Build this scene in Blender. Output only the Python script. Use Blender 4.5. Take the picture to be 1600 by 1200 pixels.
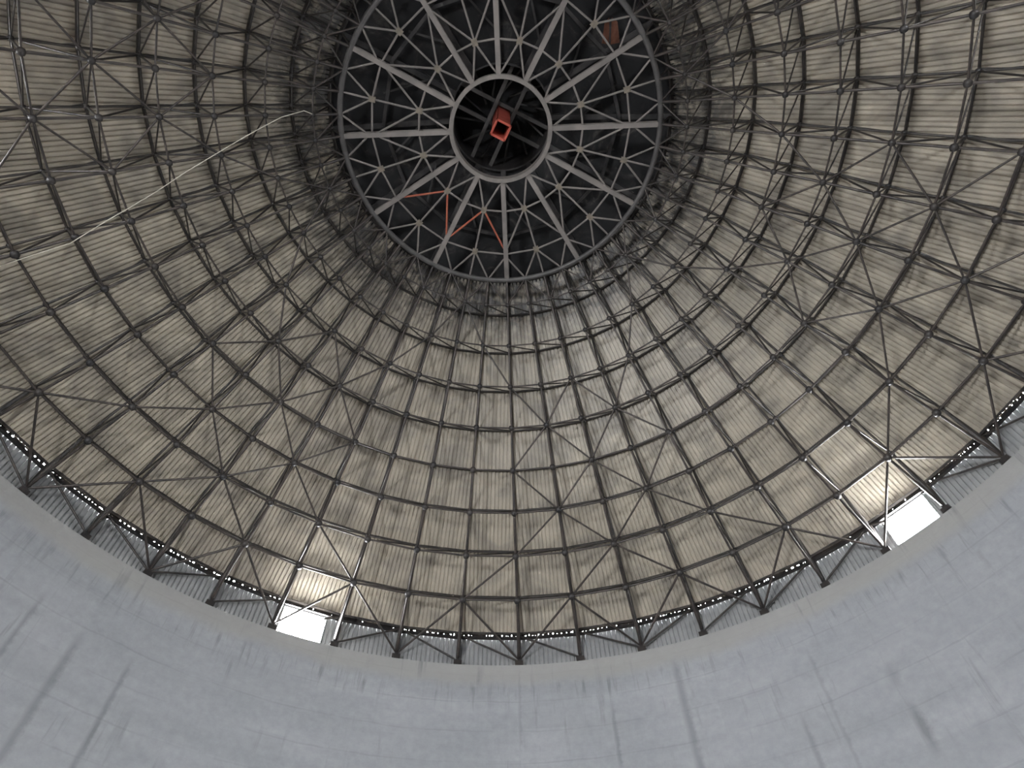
import bpy, math, random
import numpy as np
from mathutils import Matrix, Vector, Quaternion

random.seed(7)
rng = np.random.default_rng(7)
for o in list(bpy.data.objects):
    bpy.data.objects.remove(o)
scene = bpy.context.scene
COL = scene.collection

# ------------------------------------------------------------------ camera
S = 20.0                                   # silo radius in metres
FPX = 1068.85
CAM_R = np.array([[0.999389, 0.034147, -0.00741],
                  [-0.033299, 0.866453, -0.498148],
                  [-0.01059, 0.49809, 0.867061]])
CAM_P = np.array([0.01995, -0.23975, 0.0]) * S
cd = bpy.data.cameras.new('camera')
cam = bpy.data.objects.new('camera', cd)
COL.objects.link(cam)
cd.sensor_width = 36.0
cd.lens = 36.0 * FPX / 1600.0
cd.clip_end = 500
rx, ry, rz = Vector(CAM_R[0]), -Vector(CAM_R[1]), -Vector(CAM_R[2])
cam.matrix_world = Matrix(((rx.x, ry.x, rz.x, CAM_P[0]), (rx.y, ry.y, rz.y, CAM_P[1]),
                           (rx.z, ry.z, rz.z, CAM_P[2]), (0, 0, 0, 1)))
scene.camera = cam

# ------------------------------------------------------------------ sky and exposure
scene.view_settings.view_transform = 'Standard'
scene.view_settings.look = 'None'
scene.view_settings.gamma = 1.0
scene.view_settings.use_curve_mapping = False
scene.view_settings.exposure = 0.38
world = bpy.data.worlds.new('sky')
scene.world = world
world.use_nodes = True
bg = world.node_tree.nodes['Background']
bg.inputs['Color'].default_value = (0.93, 0.96, 1.0, 1)
bg.inputs['Strength'].default_value = 150.0
scene.cycles.max_bounces = 6
scene.cycles.diffuse_bounces = 4

BAY = math.radians(7.5)
def ang(m):                                # meridian number -> angle about the axis
    return math.pi / 2 - BAY * m
def cyl(r, z, m):
    a = ang(m)
    return Vector((r * math.cos(a), r * math.sin(a), z))

FLOOR_Z = -1.6
WALL_R, WALL_T = 0.995 * S, 0.957 * S
ADDED_DOORS = [(-20.0, 1.6, 4.6)]   # unseen doorway added to bring in light: meridian, width in bays, height
WINS = [(-4, -3.92, -3.21), (6, 6.16, 6.86), (16, 16.1, 16.9), (-14, -13.92, -13.2), (-24, -23.95, -23.05)]  # first two are in view; the rest are assumed, to let in more light

def portal(name, centre, m, w, h):
    """daylight sampling window for an opening; it only guides the sky light"""
    ld = bpy.data.lights.new(name, 'AREA')
    ld.shape = 'RECTANGLE'; ld.size = w; ld.size_y = h
    ld.cycles.is_portal = True
    lo = bpy.data.objects.new(name, ld); COL.objects.link(lo)
    inward = Vector((-math.cos(ang(m)), -math.sin(ang(m)), 0))
    lo.location = centre
    lo.rotation_euler = inward.to_track_quat('-Z', 'Z').to_euler()
    return lo
for m, w, h in ADDED_DOORS:
    portal('doorway_daylight', cyl(S * 1.05, FLOOR_Z + h / 2, m), m, w * BAY * S * 1.05, h)
for b, m0, m1 in WINS:
    portal('window_daylight', cyl(S * 1.03, 0.997 * S, (m0 + m1) / 2), (m0 + m1) / 2, (m1 - m0) * BAY * S * 1.03, 0.085 * S)

# ------------------------------------------------------------------ helpers
def tag(o, label=None, cat=None, group=None, kind=None):
    if label: o['label'] = label
    if cat: o['category'] = cat
    if group: o['group'] = group
    if kind: o['kind'] = kind
    return o
def empty(name, loc):
    o = bpy.data.objects.new(name, None)
    o.empty_display_size = 0.5
    o.location = loc
    COL.objects.link(o)
    return o
def new_obj(name, me, parent=None, mat=None):
    o = bpy.data.objects.new(name, me)
    COL.objects.link(o)
    M = mat if mat is not None else Matrix()
    if parent is not None:
        o.parent = parent
        M = Matrix.Translation(-parent.location) @ M
    o.matrix_basis = M
    return o
def mesh(name, vs, fs, material, smooth=False):
    me = bpy.data.meshes.new(name)
    me.from_pydata([tuple(v) for v in vs], [], [tuple(f) for f in fs])
    me.materials.append(material)
    if smooth:
        me.polygons.foreach_set('use_smooth', [True] * len(me.polygons))
    me.update()
    return me
class MB:
    def __init__(s): s.v = []; s.f = []
    def add(s, vs, fs):
        n = len(s.v); s.v += [Vector(v) for v in vs]; s.f += [tuple(i + n for i in f) for f in fs]
    def box(s, c, ax, ay, az):             # centre and three half-axis vectors
        c = Vector(c); ax = Vector(ax); ay = Vector(ay); az = Vector(az)
        vs = [c + ax * i + ay * j + az * k for k in (-1, 1) for j in (-1, 1) for i in (-1, 1)]
        s.add(vs, [(0, 2, 3, 1), (4, 5, 7, 6), (0, 1, 5, 4), (2, 6, 7, 3), (0, 4, 6, 2), (1, 3, 7, 5)])
    def beam(s, p, q, w, h, up=(0, 0, 1)):
        p = Vector(p); q = Vector(q); d = (q - p); L = d.length; d.normalize()
        sx = d.cross(Vector(up)).normalized(); sy = sx.cross(d)
        s.box((p + q) / 2, d * L / 2, sx * w / 2, sy * h / 2)
    def tube(s, p, q, r, n=8):
        p = Vector(p); q = Vector(q); d = (q - p).normalized()
        a = d.orthogonal().normalized(); b = d.cross(a)
        vs = [c + (a * math.cos(t) + b * math.sin(t)) * r for c in (p, q) for t in [2 * math.pi * i / n for i in range(n)]]
        s.add(vs, [(i, (i + 1) % n, n + (i + 1) % n, n + i) for i in range(n)] + [tuple(range(n))[::-1], tuple(range(n, 2 * n))])
    def mesh(s, name, material, smooth=False): return mesh(name, s.v, s.f, material, smooth)

# ------------------------------------------------------------------ materials
def nt(name):
    m = bpy.data.materials.new(name); m.use_nodes = True
    t = m.node_tree
    return m, t, t.nodes['Principled BSDF']
def N(t, kind, **kw):
    n = t.nodes.new(kind)
    for k, v in kw.items(): setattr(n, k, v)
    return n
def ramp(t, src, stops):
    r = N(t, 'ShaderNodeValToRGB')
    el = r.color_ramp.elements
    while len(el) < len(stops): el.new(0.5)
    for e, (p, c) in zip(el, stops):
        e.position = p; e.color = (c[0], c[1], c[2], 1) if hasattr(c, '__len__') else (c, c, c, 1)
    t.links.new(src, r.inputs[0])
    return r.outputs[0]
def mix(t, fac, a, b, mode='MIX'):
    n = N(t, 'ShaderNodeMix', data_type='RGBA', blend_type=mode)
    for i, v in ((0, fac), (6, a), (7, b)):
        if isinstance(v, bpy.types.NodeSocket): t.links.new(v, n.inputs[i])
        elif i == 0: n.inputs[0].default_value = v
        else: n.inputs[i].default_value = (v[0], v[1], v[2], 1)
    return n.outputs[2]
def math_n(t, op, a, b=None, clamp=False):
    n = N(t, 'ShaderNodeMath', operation=op, use_clamp=clamp)
    for i, v in ((0, a), (1, b)):
        if v is None: continue
        if isinstance(v, bpy.types.NodeSocket): t.links.new(v, n.inputs[i])
        else: n.inputs[i].default_value = v
    return n.outputs[0]
def noise(t, vec, scale, detail=4, rough=0.55, dist=0.0):
    n = N(t, 'ShaderNodeTexNoise')
    n.inputs['Scale'].default_value = scale; n.inputs['Detail'].default_value = detail
    n.inputs['Roughness'].default_value = rough; n.inputs['Distortion'].default_value = dist
    if vec is not None: t.links.new(vec, n.inputs['Vector'])
    return n.outputs['Fac']
def world_pos(t):
    return N(t, 'ShaderNodeNewGeometry').outputs['Position']
def mapping(t, vec, scale):
    n = N(t, 'ShaderNodeMapping'); n.inputs['Scale'].default_value = scale
    t.links.new(vec, n.inputs['Vector']); return n.outputs[0]
def polar(t):
    """(arc length, radius, height) of a point about the silo axis"""
    s = N(t, 'ShaderNodeSeparateXYZ'); t.links.new(world_pos(t), s.inputs[0])
    a = math_n(t, 'ARCTAN2', s.outputs[0], s.outputs[1])
    return a, s.outputs[2], s

def steel(name, c0, c1, rough=0.42, metallic=0.25, scale=2.0):
    m, t, b = nt(name)
    f = noise(t, world_pos(t), scale, 5)
    t.links.new(ramp(t, f, [(0.35, c0), (0.65, c1)]), b.inputs['Base Color'])
    b.inputs['Roughness'].default_value = rough
    b.inputs['Metallic'].default_value = metallic
    return m
M_TUBE = steel('dark_steel', (0.035, 0.031, 0.029), (0.075, 0.06, 0.052), 0.4, 0.3)
M_OUT = steel('dusty_dark_steel', (0.028, 0.026, 0.025), (0.06, 0.05, 0.043), 0.42, 0.3)
M_BALL = steel('node_steel', (0.022, 0.021, 0.022), (0.045, 0.038, 0.034), 0.45, 0.2)
M_WHEEL = steel('grey_painted_steel', (0.16, 0.145, 0.133), (0.24, 0.213, 0.193), 0.6, 0.1, 1.2)
M_WNODE = steel('dusty_gusset_steel', (0.16, 0.14, 0.11), (0.25, 0.21, 0.165), 0.7, 0.0, 6)
M_RING = steel('dark_ring_steel', (0.065, 0.061, 0.059), (0.10, 0.094, 0.09), 0.5, 0.2)
M_HUB = steel('hub_ring_steel', (0.15, 0.137, 0.125), (0.22, 0.195, 0.175), 0.6, 0.1)
M_RED = steel('red_primer', (0.33, 0.075, 0.045), (0.42, 0.12, 0.06), 0.6, 0.0, 3)
M_DUCT = steel('red_duct_paint', (0.42, 0.07, 0.045), (0.55, 0.12, 0.08), 0.55, 0.0, 4)
M_DARK = steel('soot_steel', (0.012, 0.012, 0.013), (0.05, 0.045, 0.043), 0.6, 0.1, 1.5)
M_RUST = steel('rusty_plate', (0.10, 0.035, 0.02), (0.20, 0.08, 0.045), 0.8, 0.0, 3)
M_ROPE = steel('pale_rope', (0.6, 0.56, 0.47), (0.7, 0.66, 0.56), 0.8, 0.0, 3)

def sheet_material():
    m, t, b = nt('beige_roof_sheet')
    a, z, sep = polar(t)
    P = world_pos(t)
    # soft dirt clouds, streaked along the slope, and coal dust gathering towards the crown
    big = noise(t, P, 0.55, 5, 0.6, 0.4)
    comb = N(t, 'ShaderNodeCombineXYZ')
    t.links.new(math_n(t, 'MULTIPLY', a, 30.0), comb.inputs[0]); t.links.new(math_n(t, 'MULTIPLY', z, 0.45), comb.inputs[1])
    streak = noise(t, comb.outputs[0], 1.6, 5, 0.65, 0.8)
    base = ramp(t, big, [(0.3, (0.35, 0.31, 0.25)), (0.7, (0.52, 0.46, 0.365))])
    d = ramp(t, streak, [(0.5, 0.0), (0.8, 0.35)])
    col = mix(t, d, base, (0.23, 0.205, 0.18))
    blotch = ramp(t, noise(t, P, 0.85, 3, 0.5, 0.5), [(0.46, 0.0), (0.72, 0.68)])       # soft darker blotches at random
    col = mix(t, blotch, col, (0.17, 0.155, 0.135))
    crown = math_n(t, 'MULTIPLY', math_n(t, 'SUBTRACT', z, 28.9, True), 1.1, True)
    spots = ramp(t, noise(t, P, 1.7, 6, 0.7, 1.0), [(0.38, 0.0), (0.55, 1.0)])
    dust = math_n(t, 'MULTIPLY', crown, spots)
    col = mix(t, dust, col, (0.09, 0.085, 0.08))
    t.links.new(col, b.inputs['Base Color'])
    b.inputs['Roughness'].default_value = 0.42
    b.inputs['Specular IOR Level'].default_value = 0.4
    return m
M_SHEET = sheet_material()

def skirt_material():
    m, t, b = nt('grey_skirt_sheet')
    f = noise(t, world_pos(t), 0.9, 5, 0.6, 0.3)
    t.links.new(ramp(t, f, [(0.3, (0.23, 0.235, 0.235)), (0.7, (0.34, 0.34, 0.335))]), b.inputs['Base Color'])
    b.inputs['Roughness'].default_value = 0.45
    return m
M_SKIRT = skirt_material()

def crown_material():
    m, t, b = nt('coal_dusted_crown_sheet')
    P = world_pos(t)
    f = noise(t, P, 0.9, 6, 0.65, 1.2)
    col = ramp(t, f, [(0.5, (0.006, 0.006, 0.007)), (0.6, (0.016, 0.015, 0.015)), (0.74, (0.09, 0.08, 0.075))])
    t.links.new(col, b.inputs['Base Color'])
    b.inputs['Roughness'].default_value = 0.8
    return m
M_CROWN = crown_material()

def concrete_material():
    m, t, b = nt('cast_concrete')
    a, z, sep = polar(t)
    arc = math_n(t, 'MULTIPLY', a, S)
    def vec(sx, sz):
        c = N(t, 'ShaderNodeCombineXYZ')
        t.links.new(math_n(t, 'MULTIPLY', arc, sx), c.inputs[0]); t.links.new(math_n(t, 'MULTIPLY', z, sz), c.inputs[1])
        return c.outputs[0]
    bands = noise(t, vec(0.06, 0.9), 1.0, 4, 0.55, 0.3)           # slip-form lifts
    clouds = noise(t, vec(0.35, 0.5), 1.0, 6, 0.6, 0.4)
    fine = noise(t, vec(1.6, 1.6), 2.0, 6, 0.65)
    runs = noise(t, vec(2.6, 0.18), 1.0, 4, 0.6, 0.2)             # runs of water down the wall
    col = ramp(t, bands, [(0.32, (0.315, 0.33, 0.35)), (0.68, (0.48, 0.49, 0.51))])
    col = mix(t, 0.55, col, ramp(t, clouds, [(0.3, (0.305, 0.32, 0.34)), (0.7, (0.48, 0.487, 0.5))]))
    col = mix(t, 0.22, col, ramp(t, fine, [(0.3, (0.2, 0.21, 0.22)), (0.7, (0.56, 0.56, 0.56))]))
    # lift joints: thin darker lines every 1.25 m
    zz = math_n(t, 'FRACT', math_n(t, 'DIVIDE', math_n(t, 'ADD', z, math_n(t, 'MULTIPLY', clouds, 0.25)), 1.25))
    joint = math_n(t, 'MULTIPLY', math_n(t, 'LESS_THAN', zz, 0.05), 0.22)
    col = mix(t, math_n(t, 'MULTIPLY', joint, ramp(t, noise(t, vec(0.3, 3.0), 1.0, 3), [(0.4, 0.0), (0.6, 1.0)])), col, (0.17, 0.178, 0.187))
    # shutter-panel patches of slightly different grey
    bk = N(t, 'ShaderNodeTexBrick'); bk.offset = 0.37
    t.links.new(vec(1.0, 1.0), bk.inputs['Vector'])
    for nme, v in (('Scale', 1.0), ('Mortar Size', 0.0), ('Brick Width', 2.9), ('Row Height', 1.25), ('Bias', 0.0)): bk.inputs[nme].default_value = v
    bk.inputs['Color1'].default_value = (0.0, 0.0, 0.0, 1); bk.inputs['Color2'].default_value = (1, 1, 1, 1)
    patch = math_n(t, 'MULTIPLY', bk.outputs['Color'], ramp(t, clouds, [(0.35, 0.25), (0.65, 1.0)]))
    col = mix(t, math_n(t, 'MULTIPLY', patch, 0.3), col, (0.26, 0.275, 0.29))
    # short dark runs hanging from the second lift
    hz = math_n(t, 'MULTIPLY', math_n(t, 'SUBTRACT', z, WALL_T - 2.3), 1.1, True)
    hz = math_n(t, 'MULTIPLY', hz, math_n(t, 'MULTIPLY', math_n(t, 'SUBTRACT', WALL_T - 0.75, z), 3.0, True))
    sr = ramp(t, noise(t, vec(4.5, 0.35), 1.0, 5, 0.65, 0.3), [(0.54, 0.0), (0.70, 0.6)])
    col = mix(t, math_n(t, 'MULTIPLY', sr, hz), col, (0.17, 0.18, 0.185))
    # buff-coloured top pour with short dark runs under it
    top = math_n(t, 'MULTIPLY', math_n(t, 'SUBTRACT', math_n(t, 'ADD', z, math_n(t, 'MULTIPLY', clouds, 0.7)), WALL_T - 0.75), 2.2, True)
    col = mix(t, math_n(t, 'MULTIPLY', top, 0.6), col, (0.40, 0.385, 0.345))
    rb = math_n(t, 'MULTIPLY', ramp(t, runs, [(0.58, 0.0), (0.72, 0.75)]), ramp(t, clouds, [(0.45, 0.0), (0.62, 1.0)]))
    col = mix(t, rb, col, (0.19, 0.2, 0.205))
    # single long damp streaks: (meridian, half width m, top z, bottom z, strength)
    for (mm, w, zt, zb, st) in [(-6.96, 0.08, 0.83, 0.6, 0.55), (-6.30, 0.12, 0.80, 0.50, 0.6), (-5.585, 0.085, 0.80, 0.50, 0.6),
                                (1.395, 0.07, 0.86, 0.70, 0.6), (2.452, 0.13, 0.93, 0.66, 0.6), (5.215, 0.14, 0.83, 0.805, 0.8), (5.215, 0.15, 0.77, 0.715, 0.8),
                                (5.225, 0.15, 0.70, 0.60, 0.8), (3.93, 0.08, 0.75, 0.55, 0.5), (0.0, 0.05, 0.95, 0.76, 0.35), (4.35, 0.06, 0.86, 0.6, 0.35), (7.6, 0.09, 0.86, 0.6, 0.4),
                                (-2.4, 0.05, 0.74, 0.68, 0.3)]:
        dx = math_n(t, 'ADD', math_n(t, 'SUBTRACT', arc, mm * BAY * S), math_n(t, 'MULTIPLY', math_n(t, 'SUBTRACT', fine, 0.5), 0.22))
        g = math_n(t, 'SUBTRACT', 1.0, math_n(t, 'DIVIDE', math_n(t, 'ABSOLUTE', dx), w * 1.6), True)
        zu = math_n(t, 'MULTIPLY', math_n(t, 'SUBTRACT', zt * S, z), 1.2, True)
        zl = math_n(t, 'MULTIPLY', math_n(t, 'SUBTRACT', z, zb * S), 1.2, True)
        mk = math_n(t, 'MULTIPLY', math_n(t, 'MULTIPLY', g, zu), zl)
        mk = math_n(t, 'MULTIPLY', math_n(t, 'MULTIPLY', mk, 1.3, True), st * 0.75)
        col = mix(t, mk, col, (0.15, 0.158, 0.167))
    col = mix(t, 1.0, col, (0.78, 0.78, 0.78), 'MULTIPLY')
    t.links.new(col, b.inputs['Base Color'])
    b.inputs['Roughness'].default_value = 0.85
    bp = N(t, 'ShaderNodeBump'); bp.inputs['Strength'].default_value = 0.25; bp.inputs['Distance'].default_value = 0.05
    t.links.new(fine, bp.inputs['Height']); t.links.new(bp.outputs[0], b.inputs['Normal'])
    return m
M_CONC = concrete_material()
def floor_material():
    m, t, b = nt('dusty_floor')
    f = noise(t, world_pos(t), 0.8, 6)
    t.links.new(ramp(t, f, [(0.3, (0.22, 0.2, 0.18)), (0.7, (0.33, 0.3, 0.27))]), b.inputs['Base Color'])
    b.inputs['Roughness'].default_value = 0.9
    return m
M_FLOOR = floor_material()

# ------------------------------------------------------------------ floor and concrete wall
n = 96
fl = mesh('floor', [(S * 1.05 * math.cos(2 * math.pi * i / n), S * 1.05 * math.sin(2 * math.pi * i / n), z) for z in (FLOOR_Z, FLOOR_Z - 0.4) for i in range(n)],
          [tuple(range(n)), tuple(range(n, 2 * n))[::-1]] + [(i, n + i, n + (i + 1) % n, (i + 1) % n) for i in range(n)], M_FLOOR)
tag(new_obj('floor', fl), 'dusty grey floor of the round silo', 'floor', kind='structure')

def build_wall():
    mb = MB()
    step = 0.1
    ms = [round(-24 + step * i, 3) for i in range(480)]
    RO = S * 1.05
    def in_door(m):
        for c, w, h in ADDED_DOORS:
            d = (m - c + 24) % 48 - 24
            if abs(d) < w / 2 - 1e-6: return h
        return None
    zs_full = [FLOOR_Z, FLOOR_Z + 4.6, WALL_T - 8, WALL_T - 4, WALL_T]
    idx = {}
    def V(r, m, z):
        m = (m + 24) % 48 - 24
        k = (round(r, 3), round(m, 3), round(z, 3))
        if k not in idx:
            idx[k] = len(mb.v); mb.v.append(cyl(r, z, m))
        return idx[k]
    for m in ms:
        m2 = m + step; mid = m + step / 2
        door = in_door(mid) is not None
        for j in range(4):
            if door and j == 0: continue
            z0, z1 = zs_full[j], zs_full[j + 1]
            mb.f.append((V(WALL_R, m, z0), V(WALL_R, m2, z0), V(WALL_R, m2, z1), V(WALL_R, m, z1)))
            mb.f.append((V(RO, m2, z0), V(RO, m, z0), V(RO, m, z1), V(RO, m2, z1)))
        mb.f.append((V(WALL_R, m, WALL_T), V(WALL_R, m2, WALL_T), V(RO, m2, WALL_T), V(RO, m, WALL_T)))
        if door:
            zd = zs_full[1]
            mb.f.append((V(WALL_R, m2, zd), V(WALL_R, m, zd), V(RO, m, zd), V(RO, m2, zd)))
            for e, mm in ((-1, m), (1, m2)):
                if in_door(mid + e * step) is None:
                    mb.f.append((V(WALL_R, mm, FLOOR_Z), V(RO, mm, FLOOR_Z), V(RO, mm, zd), V(WALL_R, mm, zd)))
    me = mb.mesh('wall_round', M_CONC, False)
    return tag(new_obj('wall_round', me), 'grey cast concrete ring wall with damp streaks below the roof', 'wall', kind='structure')
build_wall()

# ------------------------------------------------------------------ geometry of the roof
RI = [1.0, 0.8847, 0.8, 0.7227, 0.6505, 0.5781, 0.5064, 0.4344, 0.3612]
ZI = [0.9663, 1.0323, 1.0759, 1.124, 1.1778, 1.2326, 1.2861, 1.3409, 1.3943]
RO = [1.0, 0.940, 0.859, 0.7815, 0.7098, 0.6400, 0.5685, 0.4970, 0.4225, 0.356]
ZO = [1.037, 1.090, 1.149, 1.1995, 1.2555, 1.3145, 1.3715, 1.4280, 1.4785, 1.5265]
BR, BZ = 0.3171, 1.4325
def IN(k, m): return cyl(RI[k] * S, ZI[k] * S + (0.12 if k == 0 else 0), m)
def OUT(k, m): return cyl(RO[k] * S, ZO[k] * S, m)
def RING(m): return cyl(BR * S, BZ * S, m)

def px(P):
    d = CAM_R @ (np.array(P) - CAM_P)
    if d[2] < 0.5: return None
    return (800 + FPX * d[0] / d[2], 600 + FPX * d[1] / d[2], d[2])
def shows(P, Q=None, pad=30):
    pts = [P] if Q is None else [Vector(P).lerp(Vector(Q), f) for f in (0, 0.25, 0.5, 0.75, 1)]
    best = None
    for p in pts:
        q = px(p)
        if q and -pad < q[0] < 1600 + pad and -pad < q[1] < 1200 + pad:
            best = q[2] if best is None else min(best, q[2])
    return best

# one unit tube, tapered where it screws into the nodes
def unit_tube(name, mat, nside=8, taper=0.45):
    vs = []; fs = []
    for zz, r in ((0.0, taper), (0.09, 1), (0.91, 1), (1.0, taper)):
        vs += [(r * math.cos(2 * math.pi * i / nside), r * math.sin(2 * math.pi * i / nside), zz) for i in range(nside)]
    for j in range(3):
        fs += [(j * nside + i, j * nside + (i + 1) % nside, (j + 1) * nside + (i + 1) % nside, (j + 1) * nside + i) for i in range(nside)]
    return mesh(name, vs, fs, mat, True)
def unit_ball(name, mat):
    vs = [(0, 0, 1)]; fs = []
    ns, nr = 8, 4
    for j in range(1, nr):
        th = math.pi * j / nr
        vs += [(math.sin(th) * math.cos(2 * math.pi * i / ns), math.sin(th) * math.sin(2 * math.pi * i / ns), math.cos(th)) for i in range(ns)]
    vs.append((0, 0, -1)); L = len(vs) - 1
    fs += [(0, 1 + i, 1 + (i + 1) % ns) for i in range(ns)]
    for j in range(nr - 2):
        a = 1 + j * ns
        fs += [(a + i, a + ns + i, a + ns + (i + 1) % ns, a + (i + 1) % ns) for i in range(ns)]
    a = 1 + (nr - 2) * ns
    fs += [(L, a + (i + 1) % ns, a + i) for i in range(ns)]
    return mesh(name, vs, fs, mat, True)
def seg_matrix(p, q, r):
    p = Vector(p); q = Vector(q); d = q - p
    return Matrix.Translation(p) @ d.to_track_quat('Z', 'Y').to_matrix().to_4x4() @ Matrix.Diagonal((r, r, d.length, 1))

def merge(name, me, mats, parent):
    nv = len(me.vertices)
    co = np.empty(nv * 3, 'f'); me.vertices.foreach_get('co', co); co = co.reshape(-1, 3)
    ho = np.c_[co, np.ones(nv)]
    V = np.concatenate([(ho @ np.array(M).T)[:, :3] for M in mats])
    fs = [tuple(p.vertices) for p in me.polygons]
    F = [tuple(i + k * nv for i in f) for k in range(len(mats)) for f in fs]
    mm = mesh(name, V, F, me.materials[0], me.polygons[0].use_smooth)
    return tag(new_obj(name, mm, parent), kind='stuff')
def place(name, me, items, parent, limit=300):
    """items: (matrix, nearest distance or None when out of the frame); the 300 that show largest are single parts"""
    vis = sorted([i for i in items if i[1] is not None], key=lambda i: i[1])
    single, rest = vis[:limit], vis[limit:] + [i for i in items if i[1] is None]
    for M, _ in single: new_obj(name, me, parent, M)
    if rest: merge(name, me, [M for M, _ in rest], parent)

MER = range(-24, 24)

# ------------------------------------------------------------------ roof covering (part of the room shell)
ceil = tag(empty('ceiling', (0, 0, 1.037 * S)), 'beige ribbed metal sheeting of the conical silo roof', 'roof', kind='structure')
SH_OFF = 0.24
prof = [Vector((RO[k] * S, ZO[k] * S)) for k in range(10)]
nrm = []
for k in range(10):
    a = prof[max(k - 1, 0)]; b = prof[min(k + 1, 9)]
    d = (b - a).normalized(); nrm.append(Vector((-d.y, d.x)) * (-1 if -d.y < 0 else 1))
def SHP(k, m, off=SH_OFF):
    p = prof[k] + nrm[k] * off
    return cyl(p.x, p.y, m)

def ribbed_panel(name, bl, br, tl, tr, mat, pitch=0.175, depth=0.055, phase=0.5):
    """corrugated sheet on a trapezoid; ribs run parallel up the slope and are cut at the hips"""
    bl, br, tl, tr = map(Vector, (bl, br, tl, tr))
    x = (br - bl); wb = x.length / 2; x.normalize()
    c0 = (bl + br) / 2; c1 = (tl + tr) / 2
    y = (c1 - c0); L = y.length; y.normalize()
    wt = (tr - tl).length / 2
    nn = x.cross(y); 
    if nn.z < 0: nn = -nn
    if abs(nn.z) < 0.2:                                   # upright skirt: outward
        nn = nn if nn.dot(Vector((c0.x, c0.y, 0))) > 0 else -nn
    cols = [(-wb, 0)]
    k = -int(wb / pitch) - 2
    while True:
        x0 = (k + phase) * pitch
        if x0 > wb: break
        for dx, dep in ((0, 0), (0.012, depth), (0.048, depth), (0.06, 0)):
            if -wb < x0 + dx < wb: cols.append((x0 + dx, dep))
        k += 1
    cols.append((wb, 0))
    vs = []; fs = []
    for (xx, dep) in cols:
        top = L if abs(xx) <= wt or wb - wt < 1e-4 else L * (wb - abs(xx)) / (wb - wt)
        top = max(top, 0.0)
        vs.append(c0 + x * xx + nn * dep); vs.append(c0 + x * xx + y * top + nn * dep)
    for i in range(len(cols) - 1):
        fs.append((2 * i, 2 * i + 2, 2 * i + 3, 2 * i + 1))
    return mesh(name, vs, fs, mat)

def rotz(m): return Matrix.Rotation(-BAY * m, 4, 'Z')
# sheets: one per bay between two ribs and two purlins
sheet_items = {}
allsheet = []
for k in range(9):
    me = ribbed_panel('roof_sheet', SHP(k, 0), SHP(k, 1), SHP(k + 1, 0), SHP(k + 1, 1), M_SHEET, phase=0.5)
    items = [(rotz(m), shows(SHP(k, m), SHP(k + 1, m + 1))) for m in MER]
    allsheet += [(me, M, d) for M, d in items]
vis = sorted([i for i in allsheet if i[2] is not None], key=lambda i: i[2])
for me, M, d in vis[:300]: new_obj('roof_sheet', me, ceil, M)
rest = vis[300:] + [i for i in allsheet if i[2] is None]
V = []; F = []
for me, M, d in rest:
    b = len(V); V += [M @ v.co for v in me.vertices]; F += [tuple(i + b for i in p.vertices) for p in me.polygons]
tag(new_obj('roof_sheet', mesh('roof_sheet', V, F, M_SHEET), ceil), kind='stuff')
# unseen backing behind the ribbed sheets, added to block light leaks
mb = MB()
for k in range(9):
    for m in MER:
        o2 = SH_OFF + 0.07
        mb.add([SHP(k, m, o2), SHP(k, m + 1, o2), SHP(k + 1, m + 1, o2), SHP(k + 1, m, o2)], [(0, 1, 2, 3)])
new_obj('outer_skin', mb.mesh('outer_skin', M_SKIRT), ceil)
# purlins on every outer hoop
pitems = []
pm = []
for k in range(10):
    mb = MB()
    t = 0.06 if k == 0 else 0.0                            # the eave purlin sits a little up the slope
    def PP(m, off):
        a = SHP(k, m, off); b = SHP(k + 1, m, off) if k < 9 else a
        return a + (b - a).normalized() * t if t else a
    a, b = PP(0, SH_OFF - 0.068), PP(1, SH_OFF - 0.068)
    upv = (PP(0.5, 0.4) - PP(0.5, 0.1)).normalized()
    mb.beam(a, b, 0.085, 0.13, upv)
    me = mb.mesh('purlin', M_OUT)
    for m in MER: pitems.append((me, rotz(m), shows(PP(m, 0.1), PP(m + 1, 0.1))))
vis = sorted([i for i in pitems if i[2] is not None], key=lambda i: i[2])
for me, M, d in vis[:300]: new_obj('purlin', me, ceil, M)
rest = vis[300:] + [i for i in pitems if i[2] is None]
V = []; F = []
for me, M, d in rest:
    b = len(V); V += [M @ v.co for v in me.vertices]; F += [tuple(i + b for i in p.vertices) for p in me.polygons]
tag(new_obj('purlin', mesh('purlin', V, F, M_OUT), ceil), kind='stuff')

# ------------------------------------------------------------------ skirt between the concrete and the eave
skirt = tag(empty('wall_upper', (0, 0, WALL_T)), 'grey ribbed metal skirt between concrete wall and roof eave', 'wall', kind='structure')
EV = prof[0] + nrm[0] * SH_OFF
SK_R, SK_T = EV.x + 0.115, EV.y + 0.005
def skirt_piece(m0, m1):
    P = lambda m, z: cyl(SK_R, z, m)
    return ribbed_panel('skirt_sheet', P(m0, WALL_T), P(m1, WALL_T), P(m0, SK_T), P(m1, SK_T), M_SKIRT, pitch=0.19, depth=0.055)
sk_full = skirt_piece(0, 1)
gird = MB(); gr = (EV.x - 0.03 + SK_R) / 2; gird.beam(cyl(gr, EV.y - 0.16, 0), cyl(gr, EV.y - 0.16, 1), SK_R - EV.x + 0.03, 0.08)
gird_me = gird.mesh('eave_girt', M_BALL)
wb = {b: (a, c) for b, a, c in WINS}
wn = 0
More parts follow.
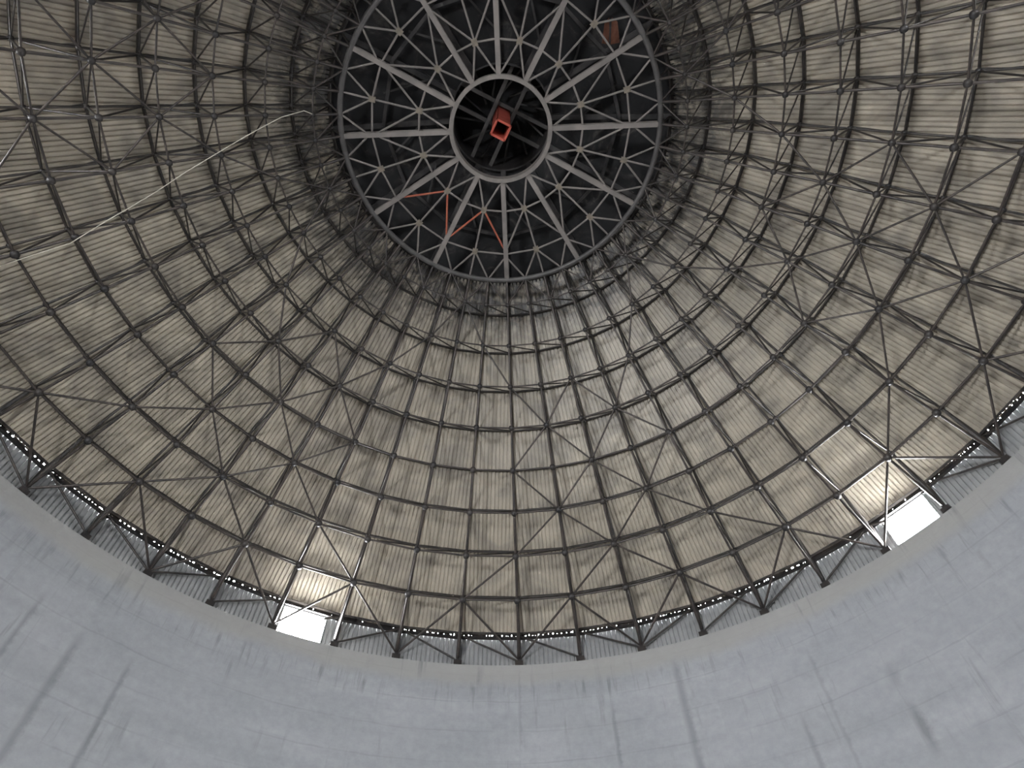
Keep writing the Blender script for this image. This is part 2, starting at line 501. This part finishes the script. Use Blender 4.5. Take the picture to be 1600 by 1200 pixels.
for b in MER:
    if b in wb:
        a, c = wb[b]
        for s0, s1 in ((b, a), (c, b + 1)):
            new_obj('skirt_sheet', skirt_piece(s0, s1), skirt)
        wn += 1  # labels follow bay order; only the middle two windows are in view
        fr = MB()
        zt = EV.y - 0.22
        for mm in (a, c):
            fr.box(cyl(SK_R - 0.03, (WALL_T + zt) / 2, mm), Vector((math.cos(ang(mm)), math.sin(ang(mm)), 0)) * 0.04,
                   Vector((-math.sin(ang(mm)), math.cos(ang(mm)), 0)) * 0.025, (0, 0, (zt - WALL_T) / 2))
        fr.beam(cyl(SK_R - 0.02, zt, a), cyl(SK_R - 0.02, zt, c), 0.06, 0.06)
        w = new_obj('window_%d' % wn, fr.mesh('window', M_SKIRT))
        tag(w, ['left window opening in the metal skirt, glaring with daylight', 'right window opening in the metal skirt, glaring with daylight',
                'window opening in the skirt behind on the right', 'window opening in the skirt behind on the left', 'window opening in the skirt far behind'][wn - 1], 'window', kind='structure')
    else:
        new_obj('skirt_sheet', sk_full, skirt, rotz(b))
    new_obj('eave_girt', gird_me, skirt, rotz(b))
    # broken closure strip under the sheet ends: daylight shows through its gaps
    cm = MB(); u = 0.0; ER = EV.x - 0.012
    if b <= -5: lo, hi, so, sh = 0.03, 0.06, 0.012, 0.032
    elif b <= -3: lo, hi, so, sh = 0.1, 0.4, 0.003, 0.006
    elif b in (5, 6): lo, hi, so, sh = 0.1, 0.3, 0.005, 0.012
    else: lo, hi, so, sh = 0.02, 0.08, 0.005, 0.018
    while u < 1.0:
        u1 = min(u + random.uniform(lo, hi), 1.0)
        cm.beam(cyl(ER, EV.y - 0.065, b + u), cyl(ER, EV.y - 0.065, b + u1), 0.025, 0.17)
        u = u1
        u1 = min(u + random.uniform(so, sh) * (2.5 if random.random() < 0.08 else 1.0), 1.0)
        if u1 > u:                                         # a broken tooth, part of its height left
            h = random.uniform(0.02, 0.11)
            cm.beam(cyl(ER, EV.y + 0.02 - h / 2, b + u), cyl(ER, EV.y + 0.02 - h / 2, b + u1), 0.025, h)
        u = u1
    tag(new_obj('closure_strip', cm.mesh('closure_strip', M_OUT), skirt), kind='stuff')

# ------------------------------------------------------------------ space frame
frame = tag(empty('space_frame', (0, 0, ZI[0] * S)), 'dark steel double-layer tube space frame carrying the conical roof', 'space frame')
T_IN = unit_tube('tube', M_TUBE); T_OUT = unit_tube('tube_outer', M_OUT); B_IN = unit_ball('ball', M_BALL); B_OUT = unit_ball('ball_outer', M_BALL)
def tubes(name, me, segs, limit=300):
    place(name, me, [(seg_matrix(p, q, r), shows(p, q)) for p, q, r in segs], frame, limit)
def rad(k, lo, hi): return lo + (hi - lo) * (1 - k / 8.0)      # heavier near the base
# inner chord
tubes('inner_hoop_tube', T_IN, [(IN(k, m), IN(k, m + 1), rad(k, 0.032, 0.043)) for k in range(1, 9) for m in MER])
tubes('inner_rib_tube', T_IN, [(IN(k, m), IN(k + 1, m), rad(k, 0.04, 0.052)) for k in range(0, 8) for m in MER] + [(IN(8, m), RING(m), 0.055) for m in MER])
# outer chord
tubes('outer_hoop_tube', T_OUT, [(OUT(k, m), OUT(k, m + 1), 0.032) for k in range(1, 10) for m in MER])
tubes('outer_rib_tube', T_OUT, [(OUT(k, m), OUT(k + 1, m), 0.045) for k in range(0, 9) for m in MER])
# posts between the layers, and the slanting webs
tubes('post_tube', T_OUT, [(IN(k, m), OUT(k, m), 0.038 if k else 0.085) for k in range(0, 9) for m in MER] + [(RING(m), OUT(9, m), 0.04) for m in MER])
tubes('rib_web_tube', T_OUT, [(IN(k, m), OUT(k + e, m), 0.036) for k in (2, 4, 6, 8) for e in (-1, 1) for m in MER] + [(IN(0, m), OUT(1, m), 0.07) for m in MER])
tubes('hoop_web_tube', T_OUT, [(IN(k, m), OUT(k, m + 1), 0.03) for k in range(1, 9) for m in MER])
# diagonal bracing of the inner layer, repeating every eight ribs
br = []
for c in range(-24, 24, 8):
    def B(k0, m0, k1, m1, r=0.038): br.append((IN(k0, c + m0), IN(k1, c + m1), r))
    for m in (1, 3, 5, 7):
        B(0, m - 1, 1, m, 0.046); B(0, m + 1, 1, m, 0.046)
    for m0, m1 in ((-1, 0), (1, 2), (3, 2), (5, 4)): B(1, m0, 2, m1, 0.042)
    for lo in (2, 4):                                            # ring 2 and 4 nodes 0,2,4 meet ring 3 and 5 nodes 1,3
        for m0, m1 in ((0, 1), (2, 1), (2, 3), (4, 3)):
            B(lo, m0, lo + 1, m1); B(lo + 2, m0, lo + 1, m1)
    B(6, 0, 7, -1); B(6, 4, 7, 5); B(7, -1, 8, -2); B(7, 5, 8, 6)
    br.append((IN(7, c - 3), IN(8, c - 2), 0.034))
    for m in (0, 2, 4, 6):
        br.append((IN(8, c + m), RING(c + m - 1), 0.034)); br.append((IN(8, c + m), RING(c + m + 1), 0.034))
tubes('brace_tube', T_IN, br)
# eave struts down to the wall
es = []
for c in range(-24, 24, 8):
    for e, b in ((6, 5), (5, 4), (4, 3), (3, 2), (6, 7), (7, 8), (0, 1), (1, 2)):
        p, q = OUT(0, c + e), IN(0, c + b) + Vector((0, 0, -0.05))
        if (c + e, c + b) in ((-3, -4), (6, 7)): q = p.lerp(q, 0.28)      # sawn off beside the window openings
        es.append((p, q, 0.042))
tubes('eave_strut', T_OUT, es)
# nodes
place('ball_node', B_IN, [(Matrix.Translation(IN(k, m)) @ rotz(m) @ Matrix.Diagonal((rad(k, 0.112, 0.17),) * 3 + (1,)), shows(IN(k, m))) for k in range(1, 9) for m in MER], frame)
place('outer_ball_node', B_OUT, [(Matrix.Translation(OUT(k, m)) @ rotz(m) @ Matrix.Diagonal((0.11,) * 3 + (1,)), shows(OUT(k, m))) for k in range(1, 10) for m in MER], frame)
# support shoes on the wall head
mb = MB()
mb.box((0, S, ZI[0] * S - 0.08), (0.17, 0, 0), (0, 0.13, 0), (0, 0, 0.10)); mb.box((0, S, ZI[0] * S + 0.10), (0.07, 0, 0), (0, 0.07, 0), (0, 0, 0.10))
shoe = mb.mesh('support_shoe', M_BALL)
for m in MER: new_obj('support_shoe', shoe, frame, rotz(m))

# ------------------------------------------------------------------ lattice wheel closing the crown
wheel = tag(empty('lattice_wheel', (0, 0, BZ * S)), 'flat grey spoked lattice wheel closing the crown of the roof', 'lattice wheel')
WZ = BZ * S
def torus_mesh(name, R0, r, mat, z, nu=96, nv=10):
    vs = [((R0 + r * math.cos(2 * math.pi * j / nv)) * math.cos(2 * math.pi * i / nu), (R0 + r * math.cos(2 * math.pi * j / nv)) * math.sin(2 * math.pi * i / nu), z + r * math.sin(2 * math.pi * j / nv)) for i in range(nu) for j in range(nv)]
    fs = [(i * nv + j, ((i + 1) % nu) * nv + j, ((i + 1) % nu) * nv + (j + 1) % nv, i * nv + (j + 1) % nv) for i in range(nu) for j in range(nv)]
    return mesh(name, vs, fs, mat, True)
def band_mesh(name, r0, r1, z0, z1, mat, nu=72):
    vs = [(r * math.cos(2 * math.pi * i / nu), r * math.sin(2 * math.pi * i / nu), z) for i in range(nu) for r, z in ((r0, z0), (r1, z0), (r1, z1), (r0, z1))]
    fs = [(i * 4 + j, i * 4 + (j + 1) % 4, ((i + 1) % nu) * 4 + (j + 1) % 4, ((i + 1) % nu) * 4 + j) for i in range(nu) for j in range(4)]
    return mesh(name, vs, fs, mat)
tag(new_obj('outer_ring', torus_mesh('outer_ring', BR * S, 0.115, M_RING, WZ), wheel), 'dark round outer ring')
HR = 0.0985 * S
new_obj('hub_ring', band_mesh('hub_ring', HR - 0.08, HR + 0.08, WZ - 0.12, WZ + 0.35, M_HUB), wheel)
RA, RB = 0.1638 * S, 0.2564 * S
mb = MB()
mb.box((0, (HR + BR * S) / 2, WZ - 0.05), (0.095, 0, 0), (0, (BR * S - HR) / 2 - 0.06, 0), (0, 0, 0.012))     # lower flange
mb.box((0, (HR + BR * S) / 2, WZ + 0.11), (0.012, 0, 0), (0, (BR * S - HR) / 2 - 0.06, 0), (0, 0, 0.15))
mb.box((0, (HR + BR * S) / 2, WZ + 0.27), (0.095, 0, 0), (0, (BR * S - HR) / 2 - 0.06, 0), (0, 0, 0.012))
spoke = mb.mesh('spoke', M_WHEEL)
for m in range(-24, 24, 4): new_obj('spoke', spoke, wheel, rotz(m))
T_W = unit_tube('lattice_strut', M_WHEEL, 8, 0.7); T_R = unit_tube('lattice_strut_red', M_RED, 8, 0.7)
mb = MB(); mb.box((0, 0, 0), (0.11, 0, 0), (0, 0.13, 0), (0, 0, 0.03))
for i in range(8):
    a = math.pi / 4 * i + 0.39
    mb.tube((0.1 * math.cos(a), 0.1 * math.sin(a), -0.06), (0.1 * math.cos(a), 0.1 * math.sin(a), 0.0), 0.022, 6)
node_me = mb.mesh('gusset_node', M_WNODE)
for m in range(-24, 24, 4):
    A = cyl(RA, WZ, m + 2); Bn = cyl(RB, WZ, m + 2)
    def side(r, mm, d):                       # a point beside a spoke
        return cyl(r, WZ, mm) + Vector((math.cos(ang(mm) - math.pi / 2), math.sin(ang(mm) - math.pi / 2), 0)) * d
    seg = [(A, side(HR + 0.14, m, 0.1), 0), (A, side(HR + 0.14, m + 4, -0.1), 0), (A, side(RA - 0.02, m, 0.08), 0), (A, side(RA - 0.02, m + 4, -0.08), 0),
           (A, side(RB - 0.25, m, 0.08), 1 if m in (-8, -4) else 0), (A, side(RB - 0.25, m + 4, -0.08), 1 if m in (-8, -4) else 0), (A, Bn, 0),
           (Bn, side(RB, m, 0.08), 0), (Bn, side(RB, m + 4, -0.08), 0),
           (Bn, cyl(BR * S - 0.1, WZ, m + 1.05), 0), (Bn, cyl(BR * S - 0.1, WZ, m + 2), 0), (Bn, cyl(BR * S - 0.1, WZ, m + 2.95), 0),
           (cyl(BR * S - 0.1, WZ, m + 0.95), side(RB + 0.22, m, 0.08), 0), (cyl(BR * S - 0.1, WZ, m + 3.05), side(RB + 0.22, m + 4, -0.08), 0)]
    for p, q, red in seg:
        o = new_obj('lattice_strut', T_R if red else T_W, wheel, seg_matrix(p, q, 0.041))
        if red: o['label'] = 'red-primed strut'
    for P in (A, Bn): new_obj('gusset_node', node_me, wheel, Matrix.Translation(P + Vector((0, 0, -0.02))) @ rotz(m + 2))

# ------------------------------------------------------------------ dark crown above the wheel
crown = tag(empty('ceiling_crown', (0, 0, ZO[9] * S)), 'coal-blackened crown sheeting and beams above the lattice wheel', 'roof', kind='structure')
C_R, C_Z = 0.11 * S, 1.585 * S
top9 = prof[9] + nrm[9] * SH_OFF
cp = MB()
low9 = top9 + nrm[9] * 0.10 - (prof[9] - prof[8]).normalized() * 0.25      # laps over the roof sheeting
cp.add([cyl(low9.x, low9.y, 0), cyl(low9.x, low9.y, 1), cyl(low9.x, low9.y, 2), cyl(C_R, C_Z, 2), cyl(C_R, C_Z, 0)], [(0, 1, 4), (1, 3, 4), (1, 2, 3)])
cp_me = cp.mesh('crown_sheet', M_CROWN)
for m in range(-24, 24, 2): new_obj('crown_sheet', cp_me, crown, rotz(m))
mb = MB(); mb.beam(cyl(RO[9] * S, ZO[9] * S + 0.05, 0), cyl(C_R, C_Z - 0.2, 0), 0.22, 0.3)
rf = mb.mesh('crown_rafter', M_DARK)
for m in range(-24, 24, 4): new_obj('crown_rafter', rf, crown, rotz(m + 0.0))
mb = MB(); mb.beam(cyl(0.25 * S, 1.535 * S, 0), cyl(0.25 * S, 1.535 * S, 4), 0.14, 0.16); tie = mb.mesh('crown_tie', M_DARK)
mb = MB(); mb.beam(cyl(0.17 * S, 1.555 * S, 0), cyl(0.25 * S, 1.535 * S, 2), 0.08, 0.08); mb2 = mb.mesh('crown_diagonal', M_DARK)
for m in range(-24, 24, 4):
    new_obj('crown_tie', tie, crown, rotz(m)); new_obj('crown_diagonal', mb2, crown, rotz(m))
new_obj('hub_drum', band_mesh('hub_drum', C_R - 0.05, C_R + 0.02, C_Z - 0.3, 1.70 * S, M_DARK), crown)
mb = MB(); mb.add([(C_R * math.cos(2 * math.pi * i / 48), C_R * math.sin(2 * math.pi * i / 48), 1.70 * S) for i in range(48)], [tuple(range(48))])
new_obj('hub_platform', mb.mesh('hub_platform', M_CROWN), crown)
DA = math.radians(28)
ux = Vector((math.cos(DA), math.sin(DA), 0)); uy = Vector((-math.sin(DA), math.cos(DA), 0))
for i, (axis, off) in enumerate([(ux, 0.45), (ux, -0.45), (uy, 0.45), (uy, -0.45)]):
    oth = uy if axis is ux else ux
    h = math.sqrt(C_R ** 2 - off ** 2) - 0.06
    z = (1.60 + (0.012 if axis is ux else 0)) * S
    mb = MB(); c = oth * off + Vector((0, 0, z)); mb.beam(c - axis * h, c + axis * h, 0.16, 0.2)
    new_obj('platform_beam', mb.mesh('platform_beam', M_RING), crown)
for k in range(12):
    a = k * math.pi / 6
    mb = MB(); mb.beam((0.35 * C_R * math.cos(a), 0.35 * C_R * math.sin(a), 1.66 * S), (0.97 * C_R * math.cos(a + 0.5), 0.97 * C_R * math.sin(a + 0.5), 1.645 * S), 0.08, 0.1)
    new_obj('platform_brace', mb.mesh('platform_brace', M_DARK), crown)

# ------------------------------------------------------------------ red filling duct hanging in the hub
mb = MB()
dw = 0.29; z0, z1 = 1.432 * S, 1.64 * S
for sx, sy in ((1, 0), (-1, 0), (0, 1), (0, -1)):
    d = ux * sx + uy * sy; e = uy if sx else ux
    mb.box(d * (dw - 0.015) + Vector((0, 0, (z0 + z1) / 2)), d * 0.015, e * dw, (0, 0, (z1 - z0) / 2))
duct = empty('filling_duct', (0, 0, z0))
tag(duct, 'square red sheet-metal duct hanging in the middle of the hub ring', 'duct')
new_obj('duct_body', mb.mesh('duct_body', M_DUCT), duct)
mb = MB()
for sx, sy in ((1, 0), (-1, 0), (0, 1), (0, -1)):
    d = ux * sx + uy * sy; e = uy if sx else ux
    mb.box(d * (dw + 0.02) + Vector((0, 0, z0 + 0.03)), d * 0.03, e * (dw + 0.05), (0, 0, 0.03))
tag(new_obj('duct_flange', mb.mesh('duct_flange', M_DUCT), duct), 'pale red flange')
mb = MB(); mb.add([Vector((0, 0, z1 - 0.2)) + ux * i * dw + uy * j * dw for i, j in ((-1, -1), (1, -1), (1, 1), (-1, 1))], [(0, 1, 2, 3)])
new_obj('duct_damper', mb.mesh('duct_damper', M_DARK), duct)  # dark sheet across the top end, making the duct's inside black

# rusty plates of the feeding spout under the crown
P = Vector((0.2223 * S, -0.163 * S, 1.50 * S))
t1 = Vector((1, 0, 0)); r1 = Vector((0, 1, 0))
rust = tag(empty('rusty_spout', P), 'rust-brown folded spout plates high behind the lattice wheel', 'spout')
for s_ in (-1, 1):
    mb = MB()
    a = P + Vector((0.03 * s_, 0, 0.25)); w = 0.30
    q = [a + Vector((0, 0.45, 0)), a + Vector((0.32 * s_, 0.38, -0.25)), a + Vector((0.22 * s_, -0.35, -0.15)), a + Vector((0.02 * s_, -0.5, 0.05))]
    mb.add(q + [v + Vector((0, 0, 0.03)) for v in q], [(0, 1, 2, 3), (7, 6, 5, 4), (0, 4, 5, 1), (1, 5, 6, 2), (2, 6, 7, 3), (3, 7, 4, 0)])
    new_obj('spout_plate', mb.mesh('spout_plate', M_RUST), rust)

# ------------------------------------------------------------------ pale rope strung below the frame
pts = [(-17.111, 2.37, 20.622), (-16.177, 2.325, 21.101), (-15.605, 2.204, 21.428), (-14.386, 1.988, 22.201), (-13.337, 1.465, 23.013), (-12.806, 1.228, 23.427), (-11.983, 0.831, 24.072), (-11.119, 0.358, 24.74), (-10.534, 0.076, 25.18), (-9.633, -0.358, 25.855), (-8.916, -0.684, 26.385), (-8.076, -1.028, 26.978), (-7.35, -1.152, 27.489), (-7.12, -0.96, 27.85)]
pts = [IN(1, -12.6)] + [Vector(p) for p in pts[1:]]
mb = MB(); nv = 6; r = 0.016
for i, p in enumerate(pts):
    d = (pts[min(i + 1, len(pts) - 1)] - pts[max(i - 1, 0)]).normalized()
    a = d.cross(Vector((0, 0, 1))).normalized(); b = d.cross(a)
    mb.v += [p + (a * math.cos(2 * math.pi * j / nv) + b * math.sin(2 * math.pi * j / nv)) * r for j in range(nv)]
for i in range(len(pts) - 1):
    mb.f += [(i * nv + j, i * nv + (j + 1) % nv, (i + 1) * nv + (j + 1) % nv, (i + 1) * nv + j) for j in range(nv)]
tag(new_obj('rope', mb.mesh('rope', M_ROPE, True)), 'thin pale rope strung slantwise across the left side of the roof frame', 'rope')
